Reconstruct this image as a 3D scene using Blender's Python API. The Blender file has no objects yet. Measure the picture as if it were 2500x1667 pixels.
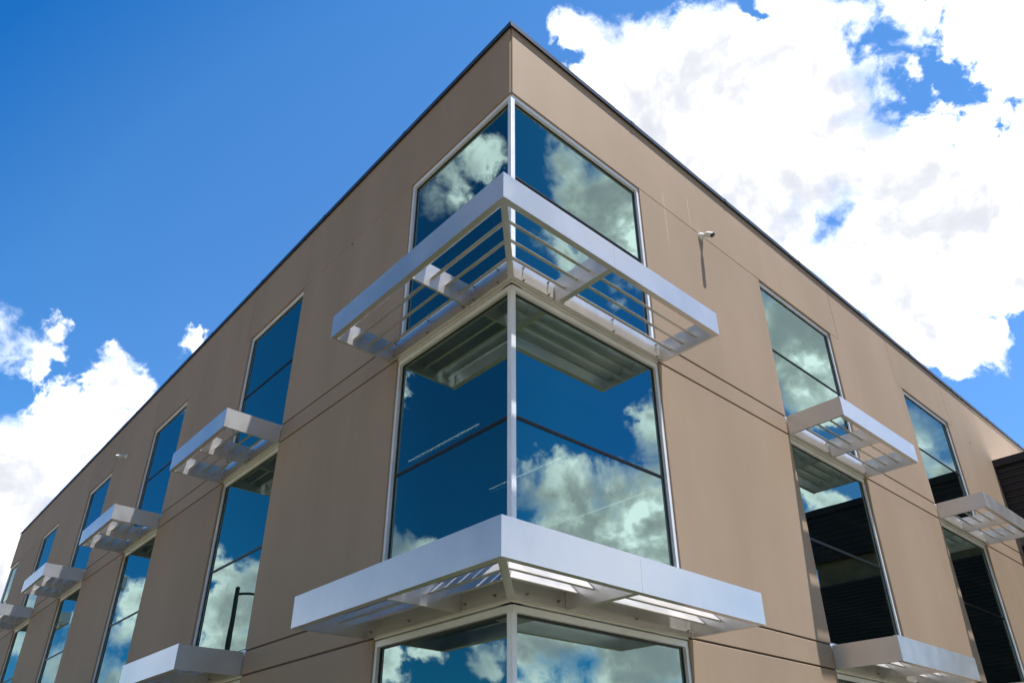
import bpy, bmesh, math, random
from mathutils import Vector, Matrix
random.seed(7)
scene = bpy.context.scene
COL = scene.collection
R = math.radians
G0 = 3.5                      # heights below are measured from the underside of the first-floor sunshades; G0 lifts them above the ground

# ------------------------------------------------------------------ camera
cam_d = bpy.data.cameras.new('camera'); cam = bpy.data.objects.new('camera', cam_d); COL.objects.link(cam)
scene.camera = cam
cam_d.sensor_width = 36.0; cam_d.lens = 26.13
cam_d.shift_x = -19.5/2500; cam_d.shift_y = 156.8/2500
cam_d.clip_start = 0.1; cam_d.clip_end = 4000
yaw, pit, rol = R(47.596), R(28.484), R(-0.413)
fwd = Vector((math.cos(yaw)*math.cos(pit), math.sin(yaw)*math.cos(pit), math.sin(pit)))
rt = Vector((math.sin(yaw), -math.cos(yaw), 0)); up = rt.cross(fwd)
m3 = Matrix((rt, up, -fwd)).transposed()
cam.matrix_world = Matrix.Translation((-5.198, -5.847, -1.938+G0)) @ (m3 @ Matrix.Rotation(rol, 3, 'Z')).to_4x4()

# ------------------------------------------------------------------ colour management
scene.view_settings.view_transform = 'Standard'; scene.view_settings.look = 'None'
scene.view_settings.gamma = 1.0; scene.view_settings.use_curve_mapping = False
scene.view_settings.exposure = EXPOSURE = 0.88
scene.cycles.max_bounces = 7; scene.cycles.glossy_bounces = 6; scene.cycles.transparent_max_bounces = 12
scene.cycles.sample_clamp_indirect = 6.0

# ------------------------------------------------------------------ sun
SUN = Vector((0.115, -0.247, 1.0)).normalized()
sl = bpy.data.lights.new('sun', 'SUN'); sl.energy = 5.0; sl.angle = R(0.53); sl.color = (1.0, 0.965, 0.91)
so = bpy.data.objects.new('sun', sl); COL.objects.link(so)
so.rotation_euler = SUN.to_track_quat('Z', 'Y').to_euler(); so.location = (0, 0, 60)

# ------------------------------------------------------------------ sky with cumulus (all in world directions)
class NT:
    def __init__(s, tree): s.t = tree; s.n = tree.nodes; s.l = tree.links
    def node(s, typ, ins=None, **kw):
        n = s.n.new(typ)
        for k, v in kw.items(): setattr(n, k, v)
        for k, v in (ins or {}).items():
            sock = n.inputs[k]
            if isinstance(v, bpy.types.NodeSocket): s.l.new(v, sock)
            else: sock.default_value = v
        return n
    def math(s, op, a, b=0.0, c=0.0, clamp=False):
        n = s.node('ShaderNodeMath', {0: a, 1: b, 2: c}, operation=op); n.use_clamp = clamp
        return n.outputs[0]
    def vmath(s, op, a, b=(0, 0, 0), out=0):
        return s.node('ShaderNodeVectorMath', {0: a, 1: b}, operation=op).outputs[out]
    def smooth(s, v, lo, hi):
        n = s.node('ShaderNodeMapRange', {'Value': v, 'From Min': lo, 'From Max': hi, 'To Min': 0.0, 'To Max': 1.0}, interpolation_type='SMOOTHSTEP')
        return n.outputs[0]
    def noise(s, vec, scale, detail=4, rough=0.55, dist=0.0, lac=2.0):
        return s.node('ShaderNodeTexNoise', {'Vector': vec, 'Scale': scale, 'Detail': detail, 'Roughness': rough, 'Distortion': dist, 'Lacunarity': lac})
    def mix(s, fac, a, b):
        n = s.node('ShaderNodeMix', data_type='RGBA')
        for i, v in ((0, fac), (6, a), (7, b)):
            if isinstance(v, bpy.types.NodeSocket): s.l.new(v, n.inputs[i])
            else: n.inputs[i].default_value = v if i == 0 else (*v[:3], 1)
        return n.outputs[2]

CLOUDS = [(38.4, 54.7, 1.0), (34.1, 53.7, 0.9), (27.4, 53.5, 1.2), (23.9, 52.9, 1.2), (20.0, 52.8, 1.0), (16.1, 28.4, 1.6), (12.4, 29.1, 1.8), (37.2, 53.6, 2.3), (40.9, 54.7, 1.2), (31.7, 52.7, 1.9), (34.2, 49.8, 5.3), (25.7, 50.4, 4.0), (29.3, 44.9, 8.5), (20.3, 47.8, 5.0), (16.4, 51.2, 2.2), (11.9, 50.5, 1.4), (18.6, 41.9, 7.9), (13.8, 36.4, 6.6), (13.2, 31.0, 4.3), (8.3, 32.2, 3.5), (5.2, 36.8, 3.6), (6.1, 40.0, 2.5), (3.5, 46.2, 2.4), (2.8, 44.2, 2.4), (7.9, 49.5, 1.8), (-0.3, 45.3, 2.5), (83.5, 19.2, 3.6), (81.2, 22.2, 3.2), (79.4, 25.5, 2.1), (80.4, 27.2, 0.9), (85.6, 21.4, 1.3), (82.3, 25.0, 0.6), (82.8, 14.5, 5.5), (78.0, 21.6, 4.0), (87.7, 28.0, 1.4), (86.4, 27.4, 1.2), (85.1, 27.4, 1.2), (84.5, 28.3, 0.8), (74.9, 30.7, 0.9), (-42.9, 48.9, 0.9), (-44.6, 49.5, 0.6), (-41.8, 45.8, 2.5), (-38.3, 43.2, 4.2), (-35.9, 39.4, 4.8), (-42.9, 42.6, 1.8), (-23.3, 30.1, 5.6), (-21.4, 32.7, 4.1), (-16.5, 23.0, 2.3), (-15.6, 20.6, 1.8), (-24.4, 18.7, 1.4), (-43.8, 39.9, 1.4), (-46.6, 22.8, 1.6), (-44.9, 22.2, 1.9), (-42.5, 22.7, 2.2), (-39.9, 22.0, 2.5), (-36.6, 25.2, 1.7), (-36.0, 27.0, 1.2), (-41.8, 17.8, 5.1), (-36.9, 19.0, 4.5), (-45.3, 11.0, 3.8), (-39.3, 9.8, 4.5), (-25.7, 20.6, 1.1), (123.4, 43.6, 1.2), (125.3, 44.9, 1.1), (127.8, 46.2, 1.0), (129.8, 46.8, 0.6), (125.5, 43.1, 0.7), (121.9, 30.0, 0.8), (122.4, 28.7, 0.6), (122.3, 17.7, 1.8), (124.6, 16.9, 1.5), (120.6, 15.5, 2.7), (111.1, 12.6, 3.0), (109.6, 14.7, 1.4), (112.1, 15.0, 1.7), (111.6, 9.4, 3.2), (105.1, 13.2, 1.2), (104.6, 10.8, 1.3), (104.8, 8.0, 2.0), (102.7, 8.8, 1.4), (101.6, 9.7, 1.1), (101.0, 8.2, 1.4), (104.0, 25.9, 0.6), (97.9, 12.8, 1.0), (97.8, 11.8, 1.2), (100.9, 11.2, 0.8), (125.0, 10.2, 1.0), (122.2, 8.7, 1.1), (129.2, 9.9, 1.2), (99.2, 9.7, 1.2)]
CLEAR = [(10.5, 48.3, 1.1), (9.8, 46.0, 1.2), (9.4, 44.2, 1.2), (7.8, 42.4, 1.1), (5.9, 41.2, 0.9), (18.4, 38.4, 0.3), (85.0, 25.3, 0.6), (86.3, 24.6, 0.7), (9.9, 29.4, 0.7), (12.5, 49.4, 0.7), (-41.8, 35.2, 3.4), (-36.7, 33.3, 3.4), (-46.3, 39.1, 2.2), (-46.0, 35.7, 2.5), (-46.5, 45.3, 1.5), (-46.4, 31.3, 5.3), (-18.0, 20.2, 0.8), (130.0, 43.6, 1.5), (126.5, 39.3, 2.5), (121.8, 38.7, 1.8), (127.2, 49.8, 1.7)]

world = bpy.data.worlds.new('World'); scene.world = world; world.use_nodes = True
wt = NT(world.node_tree); wt.n.clear()
tc = wt.node('ShaderNodeTexCoord').outputs['Generated']
dirv = wt.vmath('NORMALIZE', tc)
sky = wt.node('ShaderNodeTexSky', sky_type='NISHITA')
sky.sun_disc = False; sky.sun_elevation = math.asin(SUN.z); sky.sun_rotation = math.atan2(SUN.x, SUN.y)
sky.altitude = 0; sky.air_density = SKY_AIR = 1.0; sky.dust_density = 0.4; sky.ozone_density = 3.0
# warp the direction so that the cloud outlines billow
w1 = wt.noise(dirv, 4.0, 2, 0.5).outputs['Color']; w1 = wt.vmath('SUBTRACT', w1, (0.5, 0.5, 0.5))
w1 = wt.node('ShaderNodeVectorMath', {0: w1, 3: 0.075}, operation='SCALE').outputs[0]
w2 = wt.noise(dirv, 17.0, 3, 0.6).outputs['Color']; w2 = wt.vmath('SUBTRACT', w2, (0.5, 0.5, 0.5))
w2 = wt.node('ShaderNodeVectorMath', {0: w2, 3: 0.02}, operation='SCALE').outputs[0]
wp = wt.vmath('ADD', dirv, wt.vmath('ADD', w1, w2))
rng = random.Random(21)
for k in range(7):          # unseen cumulus added round the rest of the sky to whiten the ambient light
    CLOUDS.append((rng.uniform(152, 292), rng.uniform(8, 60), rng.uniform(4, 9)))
CLOUDS += [(112, 0.5, 4.5), (121, 1.5, 5), (131, 1, 5.5), (141, 2.5, 6), (152, 3, 5), (-28, 0.5, 4.5), (-38, 1, 4.5), (-49, 2, 5.5), (-60, 3, 6)]   # unseen cumulus added low on the horizon to brighten the fascias
def blobs(vec, items):
    acc = None
    for az, el, r in items:
        c = (math.cos(R(el))*math.cos(R(az)), math.cos(R(el))*math.sin(R(az)), math.sin(R(el)))
        d = wt.vmath('DISTANCE', vec, c, out=1)
        v = wt.math('SUBTRACT', R(r), d)
        acc = v if acc is None else wt.math('MAXIMUM', acc, v)
    return acc
cov = blobs(wp, CLOUDS); clr = blobs(wp, CLEAR)
cov = wt.math('MINIMUM', cov, wt.math('MULTIPLY', clr, -0.8))
fb = wt.noise(wp, 22.0, 10, 0.62).outputs[0]
vo = wt.node('ShaderNodeTexVoronoi', {'Vector': wp, 'Scale': 20.0, 'Detail': 3.0, 'Roughness': 0.55, 'Smoothness': 0.6}, feature='SMOOTH_F1', normalize=True).outputs['Distance']
den = wt.math('MULTIPLY_ADD', wt.math('SUBTRACT', fb, 0.5), 0.095, cov)
den = wt.math('MULTIPLY_ADD', wt.math('SUBTRACT', 0.33, vo), 0.055, den)
soft = wt.math('MULTIPLY_ADD', wt.smooth(wt.noise(dirv, 7.0, 2, .5).outputs[0], .40, .68), 0.050, 0.015)
alpha = wt.math('DIVIDE', wt.math('ADD', den, 0.007), soft, clamp=True)
alpha = wt.math('MULTIPLY', wt.math('MULTIPLY', alpha, alpha), wt.math('SUBTRACT', 3.0, wt.math('MULTIPLY', alpha, 2.0)))
# light and shade inside the clouds: thick middles and undersides go grey, sunward lumps stay white
lo = wt.noise(wp, 9.0, 7, 0.56).outputs[0]
lo_s = wt.noise(wt.vmath('ADD', wp, tuple(SUN*0.022)), 9.0, 7, 0.56).outputs[0]
lump = wt.math('SUBTRACT', lo, lo_s)                    # positive where a lump is turned away from the sun
deep = wt.smooth(den, 0.002, 0.045)
shade = wt.math('ADD', wt.math('MULTIPLY', wt.smooth(lo, 0.36, 0.64), 0.75), wt.math('MULTIPLY', wt.smooth(vo, 0.06, 0.42), 0.60))
shade = wt.math('MULTIPLY', deep, wt.math('ADD', shade, wt.math('MULTIPLY_ADD', lump, 9.0, 0.25)))
shade = wt.math('MAXIMUM', shade, -0.2)
bright = wt.math('MULTIPLY_ADD', wt.math('EXPONENT', wt.math('MULTIPLY', shade, -1.6)), 0.90, 0.53)
ccol = wt.mix(wt.smooth(bright, 0.45, 0.80), (0.87, 0.905, 1.0), (1.0, 1.0, 0.99))
CLOUD = 9.0
cl = wt.vmath('SCALE', ccol); wt.l.new(wt.math('MULTIPLY', bright, CLOUD), cl.node.inputs[3])
# the blue deepens away from the brighter, hazier quarter of the sky
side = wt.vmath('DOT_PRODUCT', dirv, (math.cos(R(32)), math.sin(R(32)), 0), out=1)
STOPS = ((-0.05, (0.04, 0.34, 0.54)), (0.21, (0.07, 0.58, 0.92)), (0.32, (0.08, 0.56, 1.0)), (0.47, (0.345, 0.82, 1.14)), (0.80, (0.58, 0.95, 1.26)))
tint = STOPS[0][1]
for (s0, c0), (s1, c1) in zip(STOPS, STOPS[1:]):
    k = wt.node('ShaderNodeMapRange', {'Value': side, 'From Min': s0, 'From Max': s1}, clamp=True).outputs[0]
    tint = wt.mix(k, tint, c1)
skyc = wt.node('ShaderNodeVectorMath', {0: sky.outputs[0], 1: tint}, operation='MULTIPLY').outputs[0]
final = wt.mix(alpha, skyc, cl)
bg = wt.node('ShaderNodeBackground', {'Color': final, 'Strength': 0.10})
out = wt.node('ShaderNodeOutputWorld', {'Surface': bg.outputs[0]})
world.cycles.sampling_method = 'MANUAL'; world.cycles.sample_map_resolution = 512

# ------------------------------------------------------------------ materials
def mat(name):
    m = bpy.data.materials.new(name); m.use_nodes = True; t = NT(m.node_tree); t.n.clear()
    p = t.node('ShaderNodeBsdfPrincipled'); o = t.node('ShaderNodeOutputMaterial', {'Surface': p.outputs[0]})
    return m, t, p, o
def geo_pos(t): return t.node('ShaderNodeNewGeometry').outputs['Position']
def scaled(t, v, s): return t.vmath('MULTIPLY', v, s)

def make_concrete():
    m, t, p, o = mat('painted_concrete'); P = geo_pos(t)
    base = (0.350, 0.254, 0.180)
    big = t.noise(scaled(t, P, (1, 1, .35)), 0.55, 4, 0.55).outputs[0]
    c = t.mix(t.smooth(big, .3, .7), (base[0]*.93, base[1]*.93, base[2]*.92), (base[0]*1.06, base[1]*1.06, base[2]*1.08))
    # rain streaks running down the panels, doubling as painted bands of reflected light
    st = t.noise(scaled(t, P, (1, 1, .045)), 5.5, 5, 0.6, 0.25).outputs[0]
    gate = t.smooth(t.noise(scaled(t, P, (1, 1, .3)), 0.33, 2, .5).outputs[0], .42, .68)
    c = t.mix(t.math('MULTIPLY', t.math('MULTIPLY', t.smooth(st, .5, .8), gate), .30), c, (base[0]*.74, base[1]*.74, base[2]*.77))
    st2 = t.noise(scaled(t, t.vmath('ADD', P, (31, 17, 4)), (1, 1, .03)), 9.0, 3, 0.6).outputs[0]
    c = t.mix(t.math('MULTIPLY', t.smooth(st2, .66, .8), .22), c, (.42, .36, .31))
    fine = t.noise(P, 60, 5, .65).outputs[0]
    c = t.mix(t.math('MULTIPLY', t.smooth(fine, .35, .8), .18), c, (base[0]*.8, base[1]*.8, base[2]*.8))
    # pale lime runs under the parapet joint and a slightly different mix in every panel
    sx = t.node('ShaderNodeSeparateXYZ', {0: P})
    for x0, za, zb in ((3.81, 10.3, 11.8), (4.63, 11.2, 12.2)):
        wob = t.math('MULTIPLY_ADD', t.noise(scaled(t, P, (0, 0, 1)), 2.5, 3, .5).outputs[0], .03, -x0-.015)
        dx = t.math('ABSOLUTE', t.math('ADD', sx.outputs[0], wob))
        k = t.math('MULTIPLY', t.smooth(dx, .022, .004), t.math('MULTIPLY', t.smooth(sx.outputs[2], za, za+.5), t.smooth(sx.outputs[2], zb, zb-.15)))
        k = t.math('MULTIPLY', k, t.math('LESS_THAN', sx.outputs[1], .5))
        c = t.mix(t.math('MULTIPLY', k, .5), c, (.50, .44, .38))
    rv = t.math('MULTIPLY_ADD', t.node('ShaderNodeObjectInfo').outputs['Random'], .09, .955)
    cc = t.node('ShaderNodeVectorMath', {0: c, 3: rv}, operation='SCALE').outputs[0]; t.l.new(rv, cc.node.inputs[3]); c = cc
    t.l.new(c, p.inputs['Base Color']); p.inputs['Roughness'].default_value = 0.75; p.inputs['Specular IOR Level'].default_value = 0.30
    h = t.math('ADD', t.math('MULTIPLY', t.noise(P, 110, 4, .6).outputs[0], .35), t.math('MULTIPLY', t.noise(P, 2.2, 3, .5).outputs[0], 1.4))
    b = t.node('ShaderNodeBump', {'Height': h, 'Strength': 0.35, 'Distance': 0.006}); t.l.new(b.outputs[0], p.inputs['Normal'])
    return m
def make_metal(name, col=(0.71, 0.69, 0.685), rough=0.32, metallic=0.66):
    m, t, p, o = mat(name); P = geo_pos(t)
    s1 = t.noise(scaled(t, P, (.25, .25, 14)), 6, 3, .6).outputs[0]
    sp = t.noise(P, 1.6, 4, .6).outputs[0]
    c = t.mix(t.smooth(sp, .3, .75), [x*.92 for x in col], [min(1, x*1.03) for x in col])
    t.l.new(c, p.inputs['Base Color']); p.inputs['Metallic'].default_value = metallic
    r = t.math('ADD', rough-.06, t.math('ADD', t.math('MULTIPLY', s1, .06), t.math('MULTIPLY', t.smooth(sp, .35, .7), .08)))
    t.l.new(r, p.inputs['Roughness'])
    b = t.node('ShaderNodeBump', {'Height': t.noise(P, 1.3, 2, .5).outputs[0], 'Strength': 0.25, 'Distance': 0.01}); t.l.new(b.outputs[0], p.inputs['Normal'])
    return m
def make_plain(name, col, rough=.6, metallic=0.0, var=.12, scale=12):
    m, t, p, o = mat(name); P = geo_pos(t)
    n = t.noise(P, scale, 4, .6).outputs[0]
    c = t.mix(t.smooth(n, .3, .7), [x*(1-var) for x in col], [x*(1+var) for x in col])
    t.l.new(c, p.inputs['Base Color']); p.inputs['Roughness'].default_value = rough; p.inputs['Metallic'].default_value = metallic
    return m
def make_glass():
    m, t, p, o = mat('reflective_glass'); P = geo_pos(t)
    t.n.remove(p)
    b = t.node('ShaderNodeBump', {'Height': t.noise(P, 0.8, 1, .5).outputs[0], 'Strength': 0.10, 'Distance': 0.02})
    dirt = t.smooth(t.noise(P, 7, 6, .7).outputs[0], .62, .85)
    rnd = t.node('ShaderNodeObjectInfo').outputs['Random']
    wn = t.node('ShaderNodeTexWhiteNoise', {'W': rnd}, noise_dimensions='1D').outputs['Color']
    tilt = t.node('ShaderNodeVectorMath', {0: t.vmath('SUBTRACT', wn, (.5, .5, .5)), 3: .008}, operation='SCALE').outputs[0]
    nrm = t.vmath('NORMALIZE', t.vmath('ADD', b.outputs[0], tilt))
    g = t.node('ShaderNodeBsdfGlossy', {'Color': (.318, .445, .420, 1), 'Roughness': 0.0, 'Normal': nrm})
    tr = t.node('ShaderNodeBsdfTransparent', {'Color': (.50, .60, .58, 1)})
    lw = t.node('ShaderNodeLayerWeight', {'Blend': 0.35}).outputs['Fresnel']
    fac = t.math('MULTIPLY_ADD', lw, .25, .62, clamp=True)
    mx = t.node('ShaderNodeMixShader', {0: fac, 1: tr.outputs[0], 2: g.outputs[0]})
    df = t.node('ShaderNodeBsdfDiffuse', {'Color': (.25, .27, .27, 1)})
    m2 = t.node('ShaderNodeMixShader', {0: t.math('MULTIPLY_ADD', dirt, .05, .006), 1: mx.outputs[0], 2: df.outputs[0]})
    t.l.new(m2.outputs[0], o.inputs['Surface'])
    return m
def make_emit(name, col, s):
    m, t, p, o = mat(name); t.n.remove(p)
    e = t.node('ShaderNodeEmission', {'Color': (*col, 1), 'Strength': s}); t.l.new(e.outputs[0], o.inputs['Surface']); return m
def make_ground():
    m, t, p, o = mat('dry_grass'); P = geo_pos(t)
    n1 = t.noise(P, .25, 5, .6).outputs[0]; n2 = t.noise(P, 14, 5, .7).outputs[0]
    c = t.mix(t.smooth(n1, .35, .65), (.084, .078, .024), (.058, .066, .016))
    c = t.mix(t.math('MULTIPLY', t.smooth(n2, .4, .7), .5), c, (.095, .085, .03))
    t.l.new(c, p.inputs['Base Color']); p.inputs['Roughness'].default_value = .95
    b = t.node('ShaderNodeBump', {'Height': n2, 'Strength': .8, 'Distance': .05}); t.l.new(b.outputs[0], p.inputs['Normal'])
    return m
M = dict(
    wall=make_concrete(), metal=make_metal('anodised_aluminium'), frame=make_metal('window_aluminium', (.84, .855, .92), .42, .15),
    groove=make_plain('joint_sealant', (.085, .060, .042), .8), caulk=make_plain('pale_caulk', (.46, .38, .32), .8), gasket=make_plain('black_gasket', (.012, .013, .016), .45),
    coping=make_plain('coping_metal', (.075, .085, .105), .38, .6, .1, 3), glass=make_glass(), ground=make_ground(),
    pave=make_plain('concrete_pavement', (.17, .16, .14), .9, 0, .15, 4), lot=make_plain('bounce_concrete', (.160, .122, .076), .9, 0, .12, .8), dark=make_plain('dark_metal_cladding', (.016, .014, .017), .45, .3, .2, 6),
    band=make_plain('olive_render', (.20, .17, .11), .9, 0, .2, 2), white=make_plain('white_plastic', (.72, .72, .70), .35, 0, .03),
    black=make_plain('black_plastic', (.015, .013, .012), .15), bolt=make_plain('zinc_bolt', (.35, .36, .38), .3, .9),
    lens=make_plain('camera_lens', (.03, .03, .035), .05), inner=make_plain('interior_paint', (.10, .10, .10), .8),
    ceil=make_plain('interior_ceiling', (.16, .16, .16), .9), tube=make_emit('lit_tube', (1, .93, .80), 4.5),
    roof=make_plain('white_roof_membrane', (.80, .79, .76), .7, 0, .05, 2), lamp=make_plain('green_black_lamp_paint', (.012, .02, .018), .4),
)

# ------------------------------------------------------------------ mesh helpers
def new_obj(name, bm, m, parent=None, kind=None):
    bmesh.ops.recalc_face_normals(bm, faces=bm.faces)
    me = bpy.data.meshes.new(name); bm.to_mesh(me); bm.free(); me.materials.append(M[m] if isinstance(m, str) else m)
    o = bpy.data.objects.new(name, me); COL.objects.link(o)
    if parent is not None: o.parent = parent
    if kind: o['kind'] = kind
    return o
def empty(name, loc=(0, 0, 0), rz=0.0):
    o = bpy.data.objects.new(name, None); COL.objects.link(o); o.location = loc; o.rotation_euler = (0, 0, rz); o.empty_display_size = .2
    return o
def tag(o, label=None, cat=None, group=None, kind=None):
    for k, v in (('label', label), ('category', cat), ('group', group), ('kind', kind)):
        if v: o[k] = v
    return o
def add_box(bm, x0, x1, y0, y1, z0, z1):
    vs = [bm.verts.new((x, y, z)) for z in (z0, z1) for x, y in ((x0, y0), (x1, y0), (x1, y1), (x0, y1))]
    for f in ((0, 3, 2, 1), (4, 5, 6, 7), (0, 1, 5, 4), (1, 2, 6, 5), (2, 3, 7, 6), (3, 0, 4, 7)): bm.faces.new([vs[i] for i in f])
def bevelled(bm, w=.004, seg=1):
    bmesh.ops.bevel(bm, geom=list(bm.edges), offset=w, segments=seg, affect='EDGES', profile=.5)
    return bm
# facade frames: (u along the wall, d out of the wall, z) -> world
def FR(u, d, z): return (u, -d, z+G0)
def FL(u, d, z): return (-d, u, z+G0)
def fbox(bm, F, u0, u1, d0, d1, z0, z1):
    a = F(u0, d0, z0); b = F(u1, d1, z1)
    add_box(bm, min(a[0], b[0]), max(a[0], b[0]), min(a[1], b[1]), max(a[1], b[1]), a[2], b[2])
def box_obj(name, F, dims, m, parent, bev=0.0):
    bm = bmesh.new(); fbox(bm, F, *dims)
    if bev: bevelled(bm, bev)
    return new_obj(name, bm, m, parent)
def extrude(bm, F, prof, ua, ub):
    """prof: [(d, z)] closed outline; ua, ub: functions of d giving the two ends (mitres)"""
    A = [bm.verts.new(F(ua(d), d, z)) for d, z in prof]; B = [bm.verts.new(F(ub(d), d, z)) for d, z in prof]
    n = len(prof)
    for i in range(n): bm.faces.new((A[i], A[(i+1) % n], B[(i+1) % n], B[i]))
    bm.faces.new(A); bm.faces.new(B[::-1])
def const(v): return lambda d: v
def cyl(bm, a, b, r0, r1=None, n=16, caps=True):
    a, b = Vector(a), Vector(b); r1 = r0 if r1 is None else r1
    q = (b-a).to_track_quat('Z', 'Y')
    ra = [bm.verts.new(a + q @ Vector((r0*math.cos(2*math.pi*i/n), r0*math.sin(2*math.pi*i/n), 0))) for i in range(n)]
    rb = [bm.verts.new(b + q @ Vector((r1*math.cos(2*math.pi*i/n), r1*math.sin(2*math.pi*i/n), 0))) for i in range(n)]
    for i in range(n): bm.faces.new((ra[i], ra[(i+1) % n], rb[(i+1) % n], rb[i]))
    if caps: bm.faces.new(ra[::-1]); bm.faces.new(rb)

# ------------------------------------------------------------------ ground
bm = bmesh.new(); s = 900
vs = [bm.verts.new((x, y, 0)) for x, y in ((-s, -s), (s, -s), (s, s), (-s, s))]; bm.faces.new(vs)
tag(new_obj('ground', bm, 'ground'), kind='structure')
bm = bmesh.new(); add_box(bm, -1.5, -.12, -1.5, 36, -.1, .06); add_box(bm, -.12, 20.0, -1.5, -.12, -.1, .06)
tag(new_obj('pavement', bm, 'pave'), kind='structure')
bm = bmesh.new()             # unseen pale lot beyond the lawn, added to bounce warm light on the walls
for x0, x1, y0, y1 in ((-70, -10.5, -70, 90), (-10.5, 70, -70, -10.5)):
    bm.faces.new([bm.verts.new(q) for q in ((x0, y0, .004), (x1, y0, .004), (x1, y1, .004), (x0, y1, .004))])
tag(new_obj('bounce_lot', bm, 'lot'), kind='structure')

# ------------------------------------------------------------------ office building
ZT, ZH, S1T, S1B, S2T, S2B, ZG = 9.44, 7.86, 4.58, 4.20, 0.39, 0.0, -3.5
XR, YL = 3.08, 2.66
WR = [(6.98, 10.03), (13.92, 16.97)]                      # windows of the sunlit facade
WL = [(6.64, 9.24), (13.13, 15.73), (19.55, 22.15), (25.98, 28.58)]
XE, YE = 34.0, 34.40
bld = empty('office_building', (0, 0, 0))
tag(bld, 'three storey tan concrete office building with mirrored corner windows', 'building')
TH, RW = .20, .045                                       # panel thickness, how far the frames stand back
g1, g2 = .0145, .005                                      # half widths of rustication and hairline joints
def panel(F, u0, u1, z0, z1, ha=g2, hb=g2, ga=g2, gb=g2, extra=None):
    """ha/hb: half joint at the two ends, ga/gb at foot and head"""
    bm = bmesh.new(); fbox(bm, F, u0+ha, u1-hb, -TH, 0, z0+ga, z1-gb)
    if extra:
        e0, e1, ez = extra
        bm.free(); bm = bmesh.new()
        pts = [(u0+ha, z0+ga), (u1-hb, z0+ga), (u1-hb, z1-gb), (e1, z1-gb), (e1, ez), (e0, ez), (e0, z1-gb), (u0+ha, z1-gb)]
        A = [bm.verts.new(F(u, 0, z)) for u, z in pts]; B = [bm.verts.new(F(u, -TH, z)) for u, z in pts]
        n = len(pts)
        for i in range(n): bm.faces.new((A[i], A[(i+1) % n], B[(i+1) % n], B[i]))
        bm.faces.new(A); bm.faces.new(B[::-1])
    bevelled(bm, .006)
    return new_obj('wall_panel', bm, 'wall', bld)
CN = .030                                                # corner notch
for F, first, wins, end in ((FR, XR, WR, 20.15), (FL, YL, WL, 32.5)):
    # parapet headers and the tall panels between them
    tops = ([(0, 10.45), (13.62, 17.25)] if F is FR else [(0, 9.42), (12.88, 15.92), (19.30, 22.36), (25.70, YE)])
    for a, b in tops:
        panel(F, a, b, ZH, ZT, CN if a == 0 else g2, g2, g2, 0)
    piers = []
    edges = [first] + [v for w in wins for v in w] + [end]
    for k in range(0, len(edges), 2): piers.append((edges[k], edges[k+1]))
    for k, (a, b) in enumerate(piers):
        tall = {FR: {1: (10.45, 13.62), 2: (17.25, XE)}, FL: {1: (9.42, 12.88), 2: (15.92, 19.30), 3: (22.36, 25.70)}}[F].get(k)
        bb = b if not (F is FR and k == len(piers)-1) else XE
        if tall and bb != XE: panel(F, a, bb, S1T, ZH, 0, 0, g1, g2, extra=(tall[0]+g2, tall[1]-g2, ZT))
        elif tall:            # last pier, runs on behind the dark block
            bm = bmesh.new(); pts = [(a, S1T+g1), (XE, S1T+g1), (XE, ZT), (tall[0]+g2, ZT), (tall[0]+g2, ZH-g2), (a, ZH-g2)]
            A = [bm.verts.new(F(u, 0, z)) for u, z in pts]; B = [bm.verts.new(F(u, -TH, z)) for u, z in pts]
            for i in range(6): bm.faces.new((A[i], A[(i+1) % 6], B[(i+1) % 6], B[i]))
            bm.faces.new(A); bm.faces.new(B[::-1]); bevelled(bm, .006); new_obj('wall_panel', bm, 'wall', bld)
        else: panel(F, a, bb, S1T, ZH, 0, 0, g1, g2)
        panel(F, a, bb, S1B, S1T, 0, 0, g1, g1)
        panel(F, a, bb, S2T, S1B, 0, 0, g1, g1)
        panel(F, a, bb, S2B, S2T, 0, 0, g1, g1)
        panel(F, a, bb, ZG, S2B, 0, 0, 0, g1)
    # spandrels behind the sunshades
    for a, b in [(0, first)] + list(wins):
        for z0, z1 in ((S1B, S1T), (S2B, S2T)):
            box_obj('spandrel', F, (a+(.02 if a == 0 else 0), b, -TH, -.012, z0-.02, z1-.01), 'frame', bld)
    # sealant behind the joints
    for z in (S1T, S1B, S2T, S2B, ZH):
        for a, b in piers:
            box_obj('joint_sealant', F, (a+.01, (b if b != 20.15 else XE)-.01, -TH+.01, -.018 if z != ZH else -.007, z-.03, z+.03), 'groove' if z != ZH else 'caulk', bld)
    for u in ((9.42, 12.88, 15.92, 19.30, 22.36, 25.70) if F is FL else (10.45, 13.62, 17.25)):
        box_obj('joint_sealant', F, (u-.03, u+.03, -TH+.01, -.007, ZH+.05, ZT-.02), 'groove', bld)
bm = bmesh.new(); add_box(bm, .020, .15, .020, .15, ZH+G0+.01, ZT+G0-.01); new_obj('corner_sealant', bm, 'wall', bld)
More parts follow.
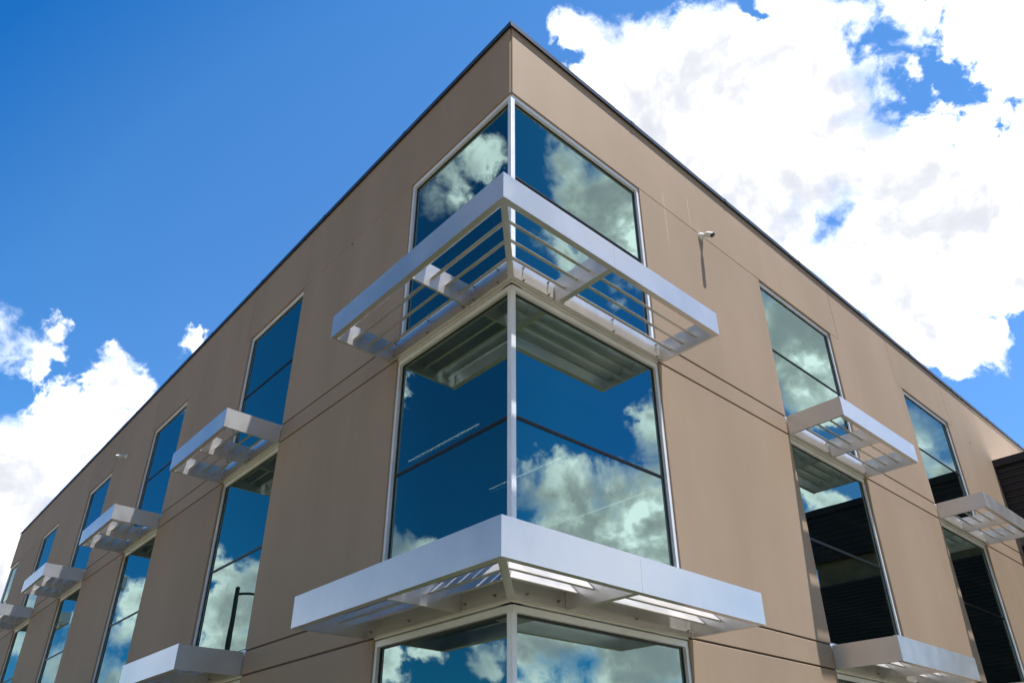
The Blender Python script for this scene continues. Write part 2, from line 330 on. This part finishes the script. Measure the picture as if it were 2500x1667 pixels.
# end wall, back wall, roof, slabs, interior walls
bm = bmesh.new(); add_box(bm, TH, XE, YE-.2, YE-.003, G0+ZG, G0+ZT-.01); new_obj('end_wall', bm, 'wall', bld)
bm = bmesh.new(); add_box(bm, XE-.2, XE-.002, .21, YE-.21, G0+ZG, G0+ZT-.01); new_obj('end_wall', bm, 'wall', bld)
bm = bmesh.new(); add_box(bm, TH+.002, XE-.21, TH+.002, YE-.21, G0+8.75, G0+9.0); new_obj('roof', bm, 'roof', bld)
for z0, z1 in ((S1B+.01, S1T-.03), (S2B+.01, S2T-.03), (8.05, 8.10)):
    bm = bmesh.new(); add_box(bm, TH+.004, XE-.22, TH+.004, YE-.22, G0+z0, G0+z1); new_obj('floor_slab', bm, 'ceil', bld)
bm = bmesh.new(); add_box(bm, 14, 14.15, 14, YE-.25, G0+ZG, G0+8.0); add_box(bm, 14, XE-.3, 14, 14.15, G0+ZG, G0+8.0)
new_obj('interior_wall', bm, 'inner', bld)
# coping in lengths with lap joints
def coping(F, L, flip):
    u = 0.0; k = 0
    while u < L:
        e = min(L, u+3.05)
        prof = [(.045, ZT-.035), (.045, ZT+.065), (-.34, ZT+.085), (-.34, ZT-.02), (-.33, ZT-.02), (-.33, ZT+.075), (.038, ZT+.057), (.038, ZT-.035)]
        bm = bmesh.new()
        extrude(bm, F, prof, (lambda d: -d+.001) if u == 0 else const(u+.002), const(e-.002 if e < L else L+.04))
        new_obj('coping', bm, 'coping', bld)
        if e < L:
            bm = bmesh.new(); pr = [(.050, ZT-.030), (.050, ZT+.070), (-.342, ZT+.091), (-.342, ZT+.087), (.0455, ZT+.0655), (.0455, ZT-.030)]
            extrude(bm, F, pr, const(e-.05), const(e+.05)); new_obj('coping_lap', bm, 'coping', bld)
        u = e
coping(FR, XE, 1); coping(FL, YE, 0)
# small plugged holes
for F, u, z in ((FL, 4.67, 7.79), (FR, 18.55, 7.72)):
    bm = bmesh.new(); c = F(u, 0, z); e = F(u, .012, z); cyl(bm, c, e, .022, .016, 10); new_obj('wall_plug', bm, 'groove', bld)

# ------------------------------------------------------------------ windows
FW, FD = .056, .15                                       # frame face width, depth
def frame_bars(bm, F, u0, u1, z0, z1, near, far, face=RW):
    fbox(bm, F, u0, u1, -face-FD, -face, z1-FW-.02, z1)       # head
    fbox(bm, F, u0, u1, -face-FD, -face, z0, z0+FW)           # sill
    if near: fbox(bm, F, u0, u0+FW, -face-FD+.002, -face, z0+FW, z1-FW-.02)
    if far: fbox(bm, F, u1-FW, u1, -face-FD+.002, -face, z0+FW, z1-FW-.02)
def glazing(F, u0, u1, z0, z1, tz, parent, nearpost=False):
    a, b, c, d = u0+(FW if not nearpost else .090), u1-FW, z0+FW, z1-FW-.02
    gs = RW+.030; gw = .030
    bm = bmesh.new()
    fbox(bm, F, a, b, -gs-.05, -gs, d-gw, d); fbox(bm, F, a, b, -gs-.05, -gs, c, c+gw)
    if not nearpost: fbox(bm, F, a, a+gw, -gs-.05, -gs, c+gw, d-gw)
    fbox(bm, F, b-gw, b, -gs-.05, -gs, c+gw, d-gw)
    new_obj('gasket', bm, 'gasket', parent)
    pa = a if nearpost else a+gw
    bm = bmesh.new(); fbox(bm, F, pa, b-gw, -gs-.06, -gs+.004, tz-.022, tz+.022)
    fbox(bm, F, pa, b-gw, -gs, -gs+.010, tz-.006, tz+.006); new_obj('transom', bm, 'gasket', parent)
    for q0, q1 in ((c+gw, tz-.022), (tz+.022, d-gw)):
        box_obj('pane', F, (pa, b-gw, -gs-.018, -gs-.008, q0, q1), 'glass', parent)
LEV = ((S1T-.01, ZH, 6.20), (S2T-.01, S1B-.035, 2.24), (-3.0, S2B-.035, -1.30))
LNAME = ('top floor', 'middle floor', 'ground floor')
for (z0, z1, tz) in LEV:
    for F, wins in ((FR, WR), (FL, WL)):
        for (a, b) in wins:
            bm = bmesh.new(); frame_bars(bm, F, a+.004, b-.004, z0, z1-.003, True, True)
            w = new_obj('window', bm, 'frame', bld); glazing(F, a+.004, b-.004, z0, z1-.003, tz, w)
    # near corner window
    bm = bmesh.new(); frame_bars(bm, FR, RW, XR-.004, z0, z1-.003, False, True, face=RW*.6); frame_bars(bm, FL, RW, YL-.004, z0, z1-.004, False, True, face=RW*.6)
    w = new_obj('corner_window', bm, 'frame', bld)
    glazing(FR, 0, XR-.004, z0, z1-.003, tz, w, True); glazing(FL, 0, YL-.004, z0, z1-.003, tz, w, True)
    bm = bmesh.new(); q = RW*.6+.002
    add_box(bm, q-.008, q+.074, q-.008, q+.074, z0+FW+G0+.001, z1-FW-.022+G0); bevelled(bm, .012, 2)
    new_obj('corner_post', bm, 'frame', w)
    # far corner window of the shaded facade
    if z1 > 0:
        bm = bmesh.new(); frame_bars(bm, FL, 32.504, YE, z0, z1-.003, True, False); w = new_obj('corner_window', bm, 'frame', bld)
        a, b = 32.504+FW, YE-.06
        box_obj('pane', FL, (a, b, -RW-.06, -RW-.05, z0+FW, tz-.02), 'glass', w); box_obj('pane', FL, (a, b, -RW-.06, -RW-.05, tz+.02, z1-FW-.02), 'glass', w)
        box_obj('transom', FL, (a, b, -RW-.07, -RW-.04, tz-.02, tz+.02), 'gasket', w)
        box_obj('corner_post', FL, (b, b+.055, -RW-.09, -RW, z0+FW+.001, z1-FW-.022), 'frame', w)
        box_obj('spandrel', FL, (32.5, YE, -TH, -.012, z0-.37 if z0 > 1 else z0-.37, z0), 'frame', bld)

# ------------------------------------------------------------------ sunshades
PR, HF, FT = 1.074, .385, .006                            # projection, fascia height, sheet thickness
FLG = .082
DS = (.222, .462, .702, .938)                             # lower edge of each slat from the wall
_bolt = None
def bolt(F, u, z, parent):
    global _bolt
    if _bolt is None:
        bm = bmesh.new(); cyl(bm, (0, 0, 0), (0, 0, .008), .017, .017, 12); cyl(bm, (0, 0, .008), (0, 0, .022), .0115, .0115, 6); cyl(bm, (0, 0, .022), (0, 0, .045), .006, .005, 8)
        bmesh.ops.recalc_face_normals(bm, faces=bm.faces)
        _bolt = bpy.data.meshes.new('bolt'); bm.to_mesh(_bolt); bm.free(); _bolt.materials.append(M['bolt'])
    o = bpy.data.objects.new('bolt', _bolt); COL.objects.link(o); o.parent = parent
    o.location = F(u, .012, z); o.rotation_euler = (R(90), 0, 0) if F is FR else (0, R(-90), 0)
    # the thing's empty stands at the wall, so undo its offset
    o.location = Vector(o.location) - Vector(parent.location)
    return o
def part(name, bm, m, root):
    o = new_obj(name, bm, m, root); o.data.transform(Matrix.Translation(-Vector(root.location))); return o
def fascia_prof(zb, p=PR):
    t = FT
    return [(p, zb), (p, zb+HF), (p-.055, zb+HF), (p-.055, zb+HF-t), (p-t, zb+HF-t), (p-t, zb+t), (p-FLG, zb+t), (p-FLG, zb)]
def slat_prof(zb, d):
    # flat blade leaning back at 45 degrees, with a lip along each edge
    lo, hi = (d, zb+.150), (d-.148, zb+.300); t = .0035
    return [(lo[0], lo[1]), (lo[0]-.048, lo[1]), (lo[0]-.048, lo[1]+.004), (lo[0]-.022, lo[1]+.004), (hi[0]-.012, hi[1]-.008), (hi[0]-.002, hi[1]+.004), (hi[0]+.022, hi[1]+.004), (hi[0]+.022, hi[1]), (hi[0]+.003, hi[1]), (lo[0], lo[1]+.006)]
def bracket(F, u, zb, root, flange, side=1, d1=PR-.008, name='bracket', h=HF):
    """upright plate square to the wall with a foot flange; side=+1 puts the flange towards larger u"""
    bm = bmesh.new(); t = .006
    fbox(bm, F, u-t/2, u+t/2, .012, d1, zb+.0015, zb+h-.008)
    if flange: fbox(bm, F, *(sorted((u+side*t/2, u+side*flange))), .012, d1-.01, zb+.0015, zb+.0065)
    return part(name, bm, 'metal', root)
def mount_plate(F, u0, u1, zb, root):
    bm = bmesh.new()
    fbox(bm, F, u0, u1, .001, .008, zb+.004, zb+.335)
    fbox(bm, F, u0, u1, .008, .050, zb+.0045, zb+.0095)
    return part('mounting_plate', bm, 'metal', root)
def side_shade(F, u0, u1, zb, label):
    root = empty('sunshade', F((u0+u1)/2, 0, zb))
    tag(root, label, 'sunshade', 'louvered aluminium sunshades over the narrow windows')
    bm = bmesh.new(); extrude(bm, F, fascia_prof(zb), const(u0), const(u1)); part('fascia', bm, 'metal', root)
    um = (u0+u1)/2
    bracket(F, u0+.003, zb, root, .035, 1, name='end_plate', d1=PR-.0065); bracket(F, um, zb, root, .035, 1); bracket(F, u1-.003, zb, root, .035, -1, name='end_plate', d1=PR-.0065)
    for a, b in ((u0+.008, um-.004), (um+.004, u1-.008)):
        for d in DS:
            bm = bmesh.new(); extrude(bm, F, slat_prof(zb, d), const(a), const(b)); part('slat', bm, 'metal', root)
        mount_plate(F, a+.002, b-.002, zb, root)
    for u in (u0+.09, um-.09, um+.09, u1-.09):
        bolt(F, u, zb+.085, root); bolt(F, u, zb+.29, root)
    return root
def corner_shade(zb, label):
    root = empty('corner_sunshade', (0, 0, zb+G0))
    tag(root, label, 'sunshade', 'wraparound aluminium sunshades at the building corner')
    for F, UE, UB, fl in ((FR, 3.16, .80, .085), (FL, 2.81, .845, .03)):
        mit = lambda d: -d+.0006
        if F is FR:
            bm = bmesh.new(); extrude(bm, F, fascia_prof(zb), mit, const(UB+.045)); part('fascia', bm, 'metal', root)
            bm = bmesh.new(); extrude(bm, F, fascia_prof(zb), const(UB+.048), const(UE)); part('fascia', bm, 'metal', root)
        else:
            bm = bmesh.new(); extrude(bm, F, fascia_prof(zb), mit, const(UE)); part('fascia', bm, 'metal', root)
        bracket(F, UB, zb, root, fl, 1); bracket(F, UE-.003, zb, root, .04, -1, name='end_plate', d1=PR-.0065)
        for d in DS:
            bm = bmesh.new(); extrude(bm, F, slat_prof(zb, d), lambda dd: -dd+.012, const(UB-.004)); part('slat', bm, 'metal', root)
            bm = bmesh.new(); extrude(bm, F, slat_prof(zb, d), const(UB+.004), const(UE-.008)); part('slat', bm, 'metal', root)
        mount_plate(F, .004 if F is FR else .0, UB-.006, zb, root); mount_plate(F, UB+.006, UE-.01, zb, root)
        us = (.21, .68, .96, 2.02, 3.05) if F is FR else (.25, .76, .99, 1.85, 2.71)
        for u in us: bolt(F, u, zb+.085, root); bolt(F, u, zb+.30, root)
    # diagonal mitre bracket with a wide foot
    bm = bmesh.new(); s2 = 1/math.sqrt(2)
    def dg(a, w, z): return bm.verts.new((-a*s2+w*s2, -a*s2-w*s2, z+G0))
    L = PR*math.sqrt(2)
    def dbox(a0, a1, w0, w1, z0, z1):
        vs = [dg(a, w, z) for z in (z0, z1) for a, w in ((a0, w0), (a1, w0), (a1, w1), (a0, w1))]
        for f in ((0, 3, 2, 1), (4, 5, 6, 7), (0, 1, 5, 4), (1, 2, 6, 5), (2, 3, 7, 6), (3, 0, 4, 7)): bm.faces.new([vs[i] for i in f])
    dbox(.02, L-.03, -.004, .004, zb+.006, zb+HF-.012); dbox(.02, L-.10, -.042, .042, zb-.001, zb+.0045)
    part('mitre_bracket', bm, 'metal', root)
    return root
corner_shade(S1B, 'upper wraparound sunshade at the corner, below the top floor window')
corner_shade(S2B, 'lower and larger looking wraparound sunshade at the corner, over the ground floor window')
ordn = ['first', 'second', 'third', 'fourth', 'fifth']
for k, (a, b) in enumerate(WR):
    side_shade(FR, a-.01, b+.09, S1B, f'upper sunshade over the {"nearer" if k == 0 else "farther"} narrow window of the sunlit right facade' + (', beside the dark block' if k else ''))
    side_shade(FR, a-.01, b+.09, S2B, f'lower sunshade under the {"nearer" if k == 0 else "farther"} narrow middle window of the sunlit right facade')
for k, (a, b) in enumerate(WL):
    side_shade(FL, a+.0, b+.09, S1B, f'upper sunshade on the shaded left facade, {ordn[k]} one away from the building corner')
for k, (a, b) in enumerate(WL[:2]):
    side_shade(FL, a+.0, b+.09, S2B, f'lower sunshade on the shaded left facade, {ordn[k]} one away from the building corner')

# ------------------------------------------------------------------ security cameras
def security_camera(F, u, z, aim, label):
    root = empty('security_camera', F(u, 0, z)); tag(root, label, 'security camera', 'white security cameras high on the walls')
    def w(du, d, dz): return Vector(F(u+du, d, z+dz))
    bm = bmesh.new(); cyl(bm, w(0, 0.001, 0), w(0, .04, 0), .080, .076, 24); cyl(bm, w(0, .04, 0), w(0, .085, .0), .072, .044, 24)
    part('base', bm, 'white', root)
    bm = bmesh.new(); cyl(bm, w(0, .07, 0), w(.004, .12, -.005), .030, .030, 14)
    sp = w(.004, .125, -.005); bmesh.ops.create_uvsphere(bm, u_segments=14, v_segments=10, radius=.038, matrix=Matrix.Translation(sp))
    part('joint', bm, 'white', root)
    a = Vector(F(aim[0], aim[1], aim[2])) - Vector(F(0, 0, 0)); a.normalize()
    p0 = sp - a*.015; p1 = sp + a*.155
    bm = bmesh.new(); cyl(bm, p0, p0+a*.03, .028, .050, 20); cyl(bm, p0+a*.03, p1, .050, .050, 20); part('body', bm, 'white', root)
    bm = bmesh.new(); upv = Vector((0, 0, 1)); s = a.cross(upv).normalized(); v = s.cross(a)
    ring = []
    for q in (p0+a*.05, p1+a*.03):
        ring.append([[bm.verts.new(q + s*rr*math.cos(t) + v*rr*math.sin(t)) for t in [R(10+160*i/10) for i in range(11)]] for rr in (.052, .056)])
    for i in range(10):
        bm.faces.new((ring[0][1][i], ring[0][1][i+1], ring[1][1][i+1], ring[1][1][i])); bm.faces.new((ring[0][0][i], ring[1][0][i], ring[1][0][i+1], ring[0][0][i+1]))
        for r_ in (0, 1): bm.faces.new((ring[r_][0][i], ring[r_][0][i+1], ring[r_][1][i+1], ring[r_][1][i]))
    part('hood', bm, 'white', root)
    bm = bmesh.new(); cyl(bm, p1+a*.0005, p1+a*.004, .047, .047, 20); part('face', bm, 'black', root)
    bm = bmesh.new(); cyl(bm, p1+a*.004, p1+a*.009, .022, .016, 16); part('lens', bm, 'lens', root)
security_camera(FR, 4.92, 7.80, (.04, .75, -.60), 'white bullet camera on the sunlit right wall, casting a long shadow')
security_camera(FL, 18.15, 7.86, (.25, .9, -.3), 'small white camera on the shaded left wall between upper windows')

# ------------------------------------------------------------------ lit tubes inside the middle floor
for k, (x, y0, y1, lab) in enumerate(((2.2, 3.34, 5.54, 'lit ceiling tube inside, crossing above the left corner pane transom'),
        (4.33, 3.38, 5.58, 'lit ceiling tube inside, behind the corner post'),
        (7.0, 3.40, 5.58, 'lit ceiling tube inside, low across the right corner pane'),
        (2.2, 7.8, 10.0, 'lit ceiling tube inside, far left low in the corner pane'),
        (9.6, 3.40, 5.58, 'lit ceiling tube inside, bottom right of the corner pane'))):
    z = S1B+G0-.10
    root = empty('ceiling_light', (x, (y0+y1)/2, z)); tag(root, lab, 'ceiling light', 'lit tubes inside the office')
    bm = bmesh.new(); add_box(bm, x-.035, x+.035, y0, y1, z+.0, z+.05); part('housing', bm, 'inner', root)
    bm = bmesh.new(); add_box(bm, x-.014, x+.014, y0+.01, y1-.01, z-.012, z-.001); part('tube', bm, 'tube', root)

# ------------------------------------------------------------------ dark metal clad block at the right
blk = empty('dark_clad_block', (20.3, -7, 0)); tag(blk, 'black metal clad wing projecting from the right end of the facade', 'building')
X0, Y0, Y1, ZB = 20.30, -6.62, -.002, 7.64
bm = bmesh.new(); add_box(bm, X0+.10, 30, Y0+.10, Y1, G0+5.72, G0+ZB-.06); add_box(bm, X0+.10, 30, Y0+.10, Y1, 0.0, G0+4.88); part('wall', bm, 'dark', blk)
bm = bmesh.new(); add_box(bm, X0+.32, 29.9, Y0+.32, Y1, G0+4.88, G0+5.72); part('recessed_band', bm, 'band', blk)
bm = bmesh.new(); add_box(bm, X0+.06, 30, Y0+.06, Y1, G0+ZB-.058, G0+ZB-.01); part('roof', bm, 'roof', blk)
bm = bmesh.new(); add_box(bm, X0-.012, X0+.055, Y0, Y1, G0+ZB-.24, G0+ZB); add_box(bm, X0+.055, 30, Y0, Y0+.055, G0+ZB-.24, G0+ZB); part('edge_trim', bm, 'dark', blk)
def rib(z0, h, bm):
    pr = [(0, z0), (.035, z0+h*.12), (.035, z0+h*.55), (0, z0+h*.7), (0, z0+h)]
    A = [bm.verts.new((X0+.098-d, Y0+.1, z+G0)) for d, z in pr]; B = [bm.verts.new((X0+.098-d, Y1, z+G0)) for d, z in pr]
    for i in range(len(pr)-1): bm.faces.new((A[i], A[i+1], B[i+1], B[i]))
z = ZB-.24
while z > 5.75:
    h = min(.21, z-5.72); bm = bmesh.new(); rib(z-h, h, bm); part('cladding_board', bm, 'dark', blk); z -= .21
z = 4.88-.12
while z > -3.45:
    bm = bmesh.new(); rib(z, .12, bm); part('cladding_board', bm, 'dark', blk); z -= .12

# ------------------------------------------------------------------ street lamp seen mirrored in the shaded facade
sl_ = empty('street_lamp', (-5.6, 22.2, 0)); tag(sl_, 'dark street lamp with a curved arm, mirrored in a shaded facade window', 'street lamp')
bm = bmesh.new(); cyl(bm, (-5.6, 22.2, 0), (-5.6, 22.2, .5), .22, .20, 20); part('base', bm, 'lamp', sl_)
bm = bmesh.new(); cyl(bm, (-5.6, 22.2, .5), (-5.6, 22.2, 9.06), .105, .085, 18); cyl(bm, (-5.6, 22.2, 9.06), (-5.6, 22.2, 9.12), .10, .03, 18); part('pole', bm, 'lamp', sl_)
bm = bmesh.new(); prev = None
for i in range(9):
    t = i/8; p = (-5.6-1.0*t, 22.2+.45*t, 8.82+.22*math.sin(t*math.pi*.5))
    if prev: cyl(bm, prev, p, .05, .05, 12)
    prev = p
part('arm', bm, 'lamp', sl_)
bm = bmesh.new(); cyl(bm, (-6.5, 22.6, 9.04), (-7.3, 22.96, 8.98), .11, .17, 12); part('lamp_head', bm, 'lamp', sl_)
